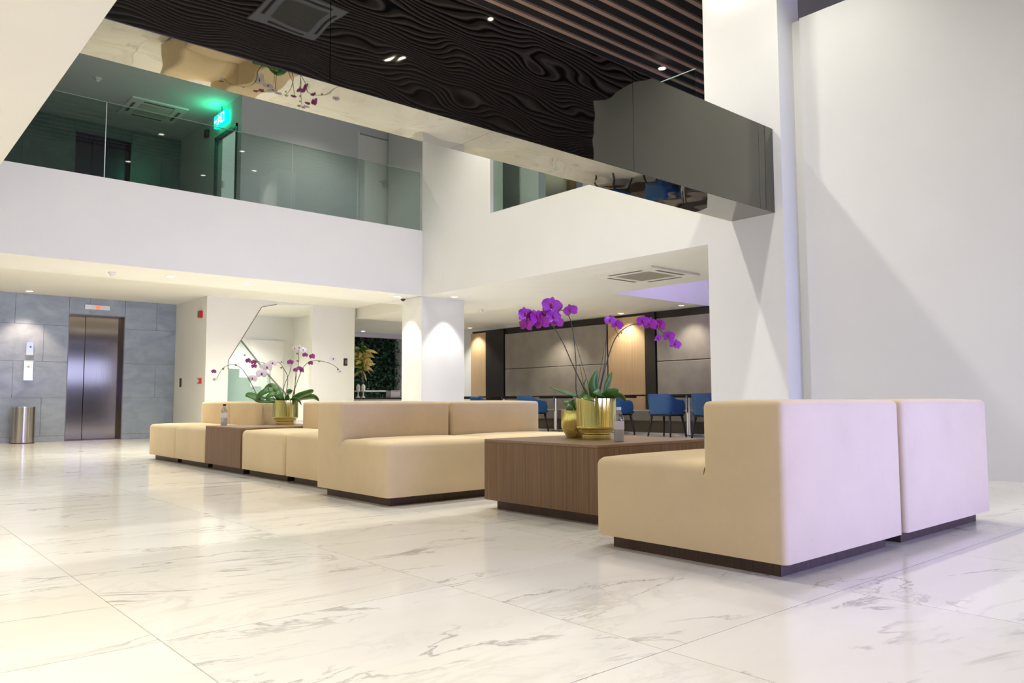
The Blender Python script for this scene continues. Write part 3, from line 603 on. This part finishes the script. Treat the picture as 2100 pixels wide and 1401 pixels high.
# ---------------------------------------------------------------- water bottles
def bottle(x, y, z, label, capm, s=1.0):
    b = tag(empty('water_bottle', (x, y, z)), label, 'bottle')
    lathe('bottle_body', [(0, 0.001), (.028 * s, 0.001), (.031 * s, .006), (.031 * s, .13 * s), (.028 * s, .15 * s), (.013 * s, .182 * s), (.0125 * s, .195 * s)], BOTTLE, b, seg=24)
    lathe('water', [(0, 0.004), (.029 * s, 0.005), (.029 * s, .11 * s), (0, .11 * s)], MILK, b, seg=24)
    lathe('label', [(.0315 * s, .075 * s), (.0315 * s, .125 * s)], LABELM, b, seg=24); lathe('cap', [(0.0145 * s, .190 * s), (.0145 * s, .208 * s), (0, .209 * s)], capm, b, seg=16); return b
bottle(3.585, 3.137, 0.449, 'clear water bottle beside the large brass planter on the coffee table', WPL, 1.0)
bottle(3.13, 8.22, 0.449, 'clear water bottle with a dark cap on the far walnut table', BLACK, 1.08)

# ---------------------------------------------------------------- bin
bn = tag(empty('waste_bin', (2.50, 15.70, 0)), 'cylindrical brushed steel bin against the slate wall', 'bin')
lathe('bin_body', [(0, 0.014), (0.178, 0.014), (0.178, 0.03), (0.178, 0.59), (0.178, 0.61), (0.172, 0.615), (0.165, 0.60), (0.165, 0.3), (0, 0.3)], STEEL, bn, seg=40); lathe('base_ring', [(0, 0), (0.182, 0), (0.182, 0.014), (0, 0.014)], BLACK, bn, seg=40); lathe('rim', [(0.165, 0.612), (0.18, 0.612), (0.18, 0.626), (0.165, 0.626), (0.165, 0.612)], CHROME, bn, seg=40)

# ---------------------------------------------------------------- small wall and ceiling devices
def device(name, loc, size, m, label, cat, extra=None):
    d = tag(empty(name, loc), label, cat); a, b, c = [s / 2 for s in size]; box('housing', -a, a, -b, b, -c, c, m, d, 0.004)
    if extra: box(*extra, d)
    return d
device('alarm_sounder', (5.055, 14.566, 2.31), (0.06, 0.11, 0.13), RED, 'red fire alarm sounder high on the wall beside the lift hall', 'alarm', ('grille', -0.034, -0.03, -0.035, 0.035, -0.04, 0.04, SLOT))
device('fire_call_point', (5.06, 14.53, 1.08), (0.05, 0.09, 0.10), RED, 'red fire call point at hand height beside the lift hall', 'alarm', ('press_plate', -0.03, -0.025, -0.025, 0.025, -0.028, 0.028, WPL))
device('light_switch', (5.078, 15.62, 1.07), (0.016, 0.08, 0.17), BLACK, 'dark switch plate on the wall nearest the slate wall', 'switch', ('rocker', -0.014, -0.008, -0.02, 0.02, -0.04, 0.04, SLOT))
device('light_switch', (7.92, 14.30, 1.50), (0.08, 0.02, 0.15), BLACK, 'dark switch plate on the white wall right of the stair opening', 'switch', ('rocker', -0.02, 0.02, -0.016, -0.01, -0.04, 0.04, SLOT))
device('alarm_sounder', (5.055, 14.47, 5.70), (0.06, 0.13, 0.14), mat('dark_red_plastic', (0.08, 0.012, 0.015), 0.4), 'dark red sounder left of the green exit sign upstairs', 'alarm')
def dome(name, x, y, z, label, cat, r=0.06, m=WPL):
    d = tag(empty(name, (x, y, z)), label, cat); lathe('base_plate', [(0, 0), (r, 0), (r, -0.02), (r * .8, -0.026)], m, d, seg=24); lathe('dome', [(r * .7, -0.022), (r * .62, -0.045), (r * .3, -0.062), (0, -0.066)], BLACK if cat == 'camera' else m, d, seg=24); return d
dome('dome_camera', 7.16, 11.0, 2.434, 'small dome camera under the balcony beside the back column', 'camera')
dome('smoke_detector', 9.25, 11.5, 2.429, 'round smoke detector on the lounge ceiling right of the back column', 'detector', 0.055)
dome('smoke_detector', 9.7, 12.6, 2.559, 'second round smoke detector below the first right of the back column', 'detector', 0.055)
dome('smoke_detector', 3.03, 13.75, 5.98, 'round smoke detector on the dark upper corridor ceiling', 'detector', 0.06)
dome('smoke_detector', 2.75, 11.3, 2.434, 'small round detector in the balcony underside left of the downlights', 'detector', 0.05)
ex = tag(empty('exit_sign', (5.03, 13.66, 5.74)), 'glowing green exit sign over the upstairs door', 'sign')
box('sign_case', -0.035, 0.03, -0.28, 0.28, -0.11, 0.11, EXITG, ex, 0.006)
# running figure, arrow and doorway pictogram
multi('pictogram', [(-0.042, -0.036, -0.20, -0.06, -0.085, -0.065), (-0.042, -0.036, -0.20, -0.18, -0.085, 0.085), (-0.042, -0.036, -0.08, -0.06, -0.085, 0.085), (-0.042, -0.036, -0.20, -0.06, 0.065, 0.085), (-0.042, -0.036, 0.02, 0.06, -0.03, 0.04), (-0.042, -0.036, 0.025, 0.055, 0.05, 0.08),
                    (-0.042, -0.036, -0.02, 0.04, -0.05, -0.03), (-0.042, -0.036, 0.05, 0.12, -0.08, -0.06), (-0.042, -0.036, 0.05, 0.07, -0.06, -0.02), (-0.042, -0.036, -0.03, 0.10, 0.01, 0.03), (-0.042, -0.036, 0.14, 0.24, -0.02, 0.02)], EXITW, ex)
box('bracket', -0.005, 0.005, -0.005, 0.005, 0.11, 0.24, BLACK, ex)
l = bpy.data.lights.new('exit_glow', 'POINT'); l.energy = 3.2; l.color = (0, 1, 0.45); l.shadow_soft_size = 0.08; lo = bpy.data.objects.new('exit_glow', l); C.objects.link(lo); lo.parent = ex; lo.location = (-0.12, 0, 0.02)

# ---------------------------------------------------------------- stair behind the opening
stair = tag(empty('staircase', (6.2, 15.1, 0)), 'white staircase rising to the left behind the slanted opening', 'stairs')
for k in range(8):
    x1 = 1.15 - k * 0.22
    if k: pass
    box('step', max(x1 - 1.6, -0.93), x1, -0.55, 0.55, k * 0.165, (k + 1) * 0.165, STONE, stair)
sg = tag(empty('stair_glass_panel', (6.0, 14.50, 0)), 'clear green tinged stair glass with a slanted steel handrail', 'balustrade')
poly_prism('glass_pane', [(-0.48, 0.05), (-0.48, 1.47), (-0.24, 1.88), (0.36, 1.20), (0.95, 0.62), (0.95, 0.05)], 0, 0.012, glass('stair_glass', (0.85, 0.94, 0.92)), sg)
tube('handrail', [(-0.25, -0.01, 1.92), (0.36, -0.01, 1.21), (0.95, -0.01, 0.6)], 0.017, mat('grey_rail', (0.30, 0.29, 0.26), 0.35, 0.6), sg)
for x, z in ((-0.45, 1.19), (-0.45, 0.92), (-0.12, 1.58), (0.05, 0.95), (-0.45, 1.45)):
    s_ = lathe('standoff', [(0, 0.02), (0.018, 0.02), (0.018, 0)], STEEL, sg, (x, 0, z), 12); s_.rotation_euler = (R(90), 0, 0)
box('upper_stringer', 0, 0.1, 0, 0.1, 0, 0.1, WHITE, stair).scale = (0.01, 0.01, 0.01)
bpy.data.objects.remove(bpy.data.objects['upper_stringer'])

# ---------------------------------------------------------------- lounge wall panelling
XB = 13.05
lw = tag(empty('wall_panelling', (XB, 12.5, 0)), 'lounge wall panelling of oak, dark and grey padded panels', 'panelling')
def lp(name, ya, yb, za, zb, t, m, label=None, bv=0.0):
    o = box(name, -t, 0, ya - 12.5, yb - 12.5, za, zb, m, lw, bv, 2)
    if label: o['label'] = label
lp('backing_panel', 6.0, 16.6, 0.0, 2.555, 0.012, DARKP)
for a, b in ((15.98, 16.62), (10.62, 11.66)):
    k = (b - a) / 3
    for i in range(3): lp('oak_panel', a + i * k + 0.001, a + (i + 1) * k - 0.001, 0.42, 2.50, 0.05, OAK, 'oak veneer panel')
for a, b in ((15.23, 15.96), (10.33, 10.60), (6.9, 7.2)): lp('dark_panel', a, b, 0.42, 2.545, 0.07, DARKP, 'dark brown panel')
for a, b in ((11.70, 15.20), (7.3, 10.30)):
    for za, zb in ((0.44, 1.495), (1.505, 2.40)): lp('padded_panel', a + 0.01, b - 0.01, za, zb, 0.06, LEATHER, 'grey padded panel', 0.012)
bench = tag(empty('wall_bench', (12.78, 11.5, 0)), 'long grey upholstered bench along the lounge wall', 'bench')
box('base', -0.10, 0.24, -4.6, 5.0, 0, 0.27, mat('bench_base', (0.12, 0.09, 0.065), 0.5), bench); box('seat_pad', -0.20, 0.24, -4.6, 5.0, 0.27, 0.50, LEATHER, bench, 0.03, 3); box('piping', -0.205, -0.19, -4.6, 5.0, 0.475, 0.495, WPL, bench)
sbox('baseboard_lounge', 12.62, 12.68, 6.9, 16.5, 0.0, 0.035, STONE)

# lounge tables and chairs
def lounge_table(y, label):
    t = tag(empty('lounge_table', (12.45, y, 0)), label, 'table', 'bar tables in front of the lounge bench')
    box('tabletop', -0.24, 0.24, -0.88, 0.88, 0.775, 0.805, DARKP, t, 0.004); lathe('pedestal', [(0.05, 0.03), (0.05, 0.74), (0.06, 0.775), (0, 0.775)], CHROME, t, seg=16)
    box('foot_plate', -0.2, 0.2, -0.2, 0.2, 0, 0.02, CHROME, t, 0.006); box('bracket', -0.05, 0.05, -0.5, 0.5, 0.74, 0.775, BLACK, t)
for y, lab in ((9.12, 'dark topped pedestal table before the right grey padded panel'), (10.95, 'dark topped pedestal table before the oak panel'), (12.78, 'dark topped pedestal table before the large grey panel'), (14.6, 'dark topped pedestal table before the dark panel'), (16.4, 'dark topped pedestal table before the far oak panel')): lounge_table(y, lab)

def make_chair():
    root = tag(empty('armchair', (0, 0, 0)), 'x', 'chair', 'blue shell armchairs at the lounge tables')
    bm = bmesh.new(); rows = []; N = 24
    for i in range(N + 1):
        th = R(-128) + R(256) * i / N; a = abs(th) / R(128)
        top = 0.81 - 0.17 * (max(0, a - 0.28) / 0.72) ** 0.8 * 1.0 - 0.10 * max(0, a - 0.85) / 0.15
        row = []
        for k in range(5):
            t = k / 4; z = 0.43 + (top - 0.43) * t; fl_ = 1 + 0.10 * t
            # superellipse outline, open towards +x (front)
            c_, s_ = -math.cos(th), math.sin(th); e = 0.46
            x = math.copysign(abs(c_) ** e, c_) * 0.25 * fl_; yy = math.copysign(abs(s_) ** e, s_) * 0.265 * fl_
            row.append(bm.verts.new((x, yy, z)))
        rows.append(row)
    for a_, b_ in zip(rows, rows[1:]):
        for k in range(4): bm.faces.new((a_[k], a_[k + 1], b_[k + 1], b_[k]))
    bmesh.ops.recalc_face_normals(bm, faces=bm.faces); me = bpy.data.meshes.new('shell'); bm.to_mesh(me); bm.free()
    o = link('shell', me, BLUE, root, smooth=True); md = o.modifiers.new('s', 'SOLIDIFY'); md.thickness = 0.018; md.offset = 0
    box('seat', -0.24, 0.27, -0.25, 0.25, 0.425, 0.485, BLUEC, root, 0.025, 3, True)
    box('underframe', -0.22, 0.23, -0.23, 0.23, 0.395, 0.424, BLACK, root, 0.008)
    for sx in (-1, 1):
        for sy in (-1, 1):
            bm = bmesh.new(); tube_bm(bm, [(sx * 0.20, sy * 0.20, 0.41), (sx * 0.265, sy * 0.25, 0.0)], 0.025, 0.016, 8); link('leg', fin(bm, 'leg'), BLACK, root, smooth=True)
    return root
ch0 = make_chair()
for i, (x, y, rz, lab) in enumerate(((11.9, 9.22, 4, 'blue shell armchair in full view just left of the front column'), (11.92, 10.5, -3, 'blue shell armchair half hidden by the brass planter and bottle'), (11.92, 13.0, 2, 'blue shell armchair showing past the right end of the middle sofa'),
                                     (11.92, 14.72, -4, 'blue shell armchair whose top shows above the middle sofa back'), (11.55, 7.97, 0, 'blue shell armchair almost hidden behind the front column'))):
    c = ch0 if i == 0 else copy_tree(ch0); c.location = (x, y, 0); c.rotation_euler = (0, 0, R(rz)); c['label'] = lab

# ---------------------------------------------------------------- restaurant beyond the stair wall
hd = bmesh.new(); random.seed(3)
for k in range(9000):
    x = random.uniform(9.6, 15.2); z = random.uniform(0.0, 2.6); yy = 20.5 - random.random() ** 2 * 0.35; s = random.uniform(0.03, 0.075)
    a = Vector((random.gauss(0, 1), random.gauss(-0.6, .5), random.gauss(0, 1))).normalized(); b = a.cross(Vector((random.gauss(0, 1), random.gauss(0, 1), random.gauss(0, 1)))).normalized(); p = Vector((x, yy, z))
    hd.faces.new([hd.verts.new(p + v) for v in (a * s, b * s * 0.45, -a * s, -b * s * 0.45)])
hw = tag(empty('plant_wall', (12.4, 20.5, 0)), 'dark green plant wall seen through the restaurant opening', 'plant wall')
me = bpy.data.meshes.new('foliage'); hd.to_mesh(me); hd.free(); me.transform(Matrix.Translation((-12.4, -20.5, 0))); tag(link('foliage', me, HEDGE, hw), kind='stuff')
box('backing_board', -2.9, 2.9, 0.02, 0.08, 0, 2.6, BACKING, hw)
bt = tag(empty('buffet_table', (10.4, 16.9, 0)), 'long dark topped buffet table in the restaurant opening', 'table')
box('tabletop', -1.5, 1.6, -0.3, 0.3, 0.745, 0.785, DARKP, bt, 0.005); box('white_cloth', -1.4, 1.5, -0.28, 0.28, 0.0, 0.744, STONE, bt, 0.01); 
vs = tag(empty('flower_vase', (9.90, 17.0, 0.786)), 'tall white vase with a big yellow leafy arrangement', 'vase')
lathe('vase', [(0, 0), (0.10, 0), (0.05, 0.06), (0.03, 0.30), (0.05, 0.62), (0.07, 0.65)], GLASSC, vs, seg=20); random.seed(5)
for k in range(80):
    az = random.uniform(0, 6.28); el = random.uniform(-0.6, 1.2); L = random.uniform(0.18, 0.40); b0 = Vector((0, 0, 0.62 + random.uniform(0, 0.55))); d = Vector((math.cos(az) * math.cos(el), math.sin(az) * math.cos(el), math.sin(el)))
    leaf([b0, b0 + d * L * 0.5 + VU * 0.02, b0 + d * L - VU * 0.05], 0.09, YPET if k % 3 else LEAF, vs, 0.8)
for i, (x, lab) in enumerate(((9.66, 'white cloth covered candle stand nearest the white wall'), (9.80, 'white cloth covered candle stand beside the tall vase'))):
    c = tag(empty('candle_stand', (x, 16.8, 0.786)), lab, 'candle stand'); lathe('stand', [(0, 0), (0.055, 0), (0.02, 0.03), (0.012, 0.15)], WPL, c, seg=14); lathe('candle', [(0, 0.15), (0.045, 0.15), (0.05, 0.27), (0.02, 0.32), (0, 0.33)], WPL, c, seg=14)
bx_ = tag(empty('serving_box', (10.75, 16.95, 0.786)), 'lavender grey serving box on the buffet table', 'box'); box('box_body', -0.14, 0.14, -0.12, 0.12, 0, 0.16, LABELM, bx_, 0.01); box('box_lid', -0.145, 0.145, -0.125, 0.125, 0.16, 0.175, WPL, bx_)
b2 = tag(empty('glass_case', (11.08, 16.95, 0.786)), 'low glazed display case on the buffet table right of the box', 'case'); box('case_glass', -0.15, 0.15, -0.1, 0.1, 0, 0.14, GLASS, b2); box('case_base', -0.16, 0.16, -0.11, 0.11, 0, 0.02, WPL, b2)
for i, (x, z0, lab) in enumerate(((10.9, 0.95, 'pale cafe table further back before the plant wall'),)):
    t = tag(empty('cafe_table', (x, 18.3, 0)), lab, 'table'); box('tabletop', -0.35, 0.35, -0.3, 0.3, z0, z0 + 0.03, STONE, t)
    for sx in (-.3, .3): box('leg', sx - .02, sx + .02, -.02, .02, 0, z0, BLACK, t)
downlight(11.6, 17.4, 2.629, 90, 'added downlight over the buffet table in the restaurant', 'downlights in the restaurant', 150, 0.7, col=(0.95, 0.98, 1))  # extra lamp added to brighten the restaurant soffit
downlight(11.0, 18.9, 2.629, 60, 'recessed downlight in the restaurant ceiling before the plant wall', 'downlights in the restaurant', 110, 0.7)
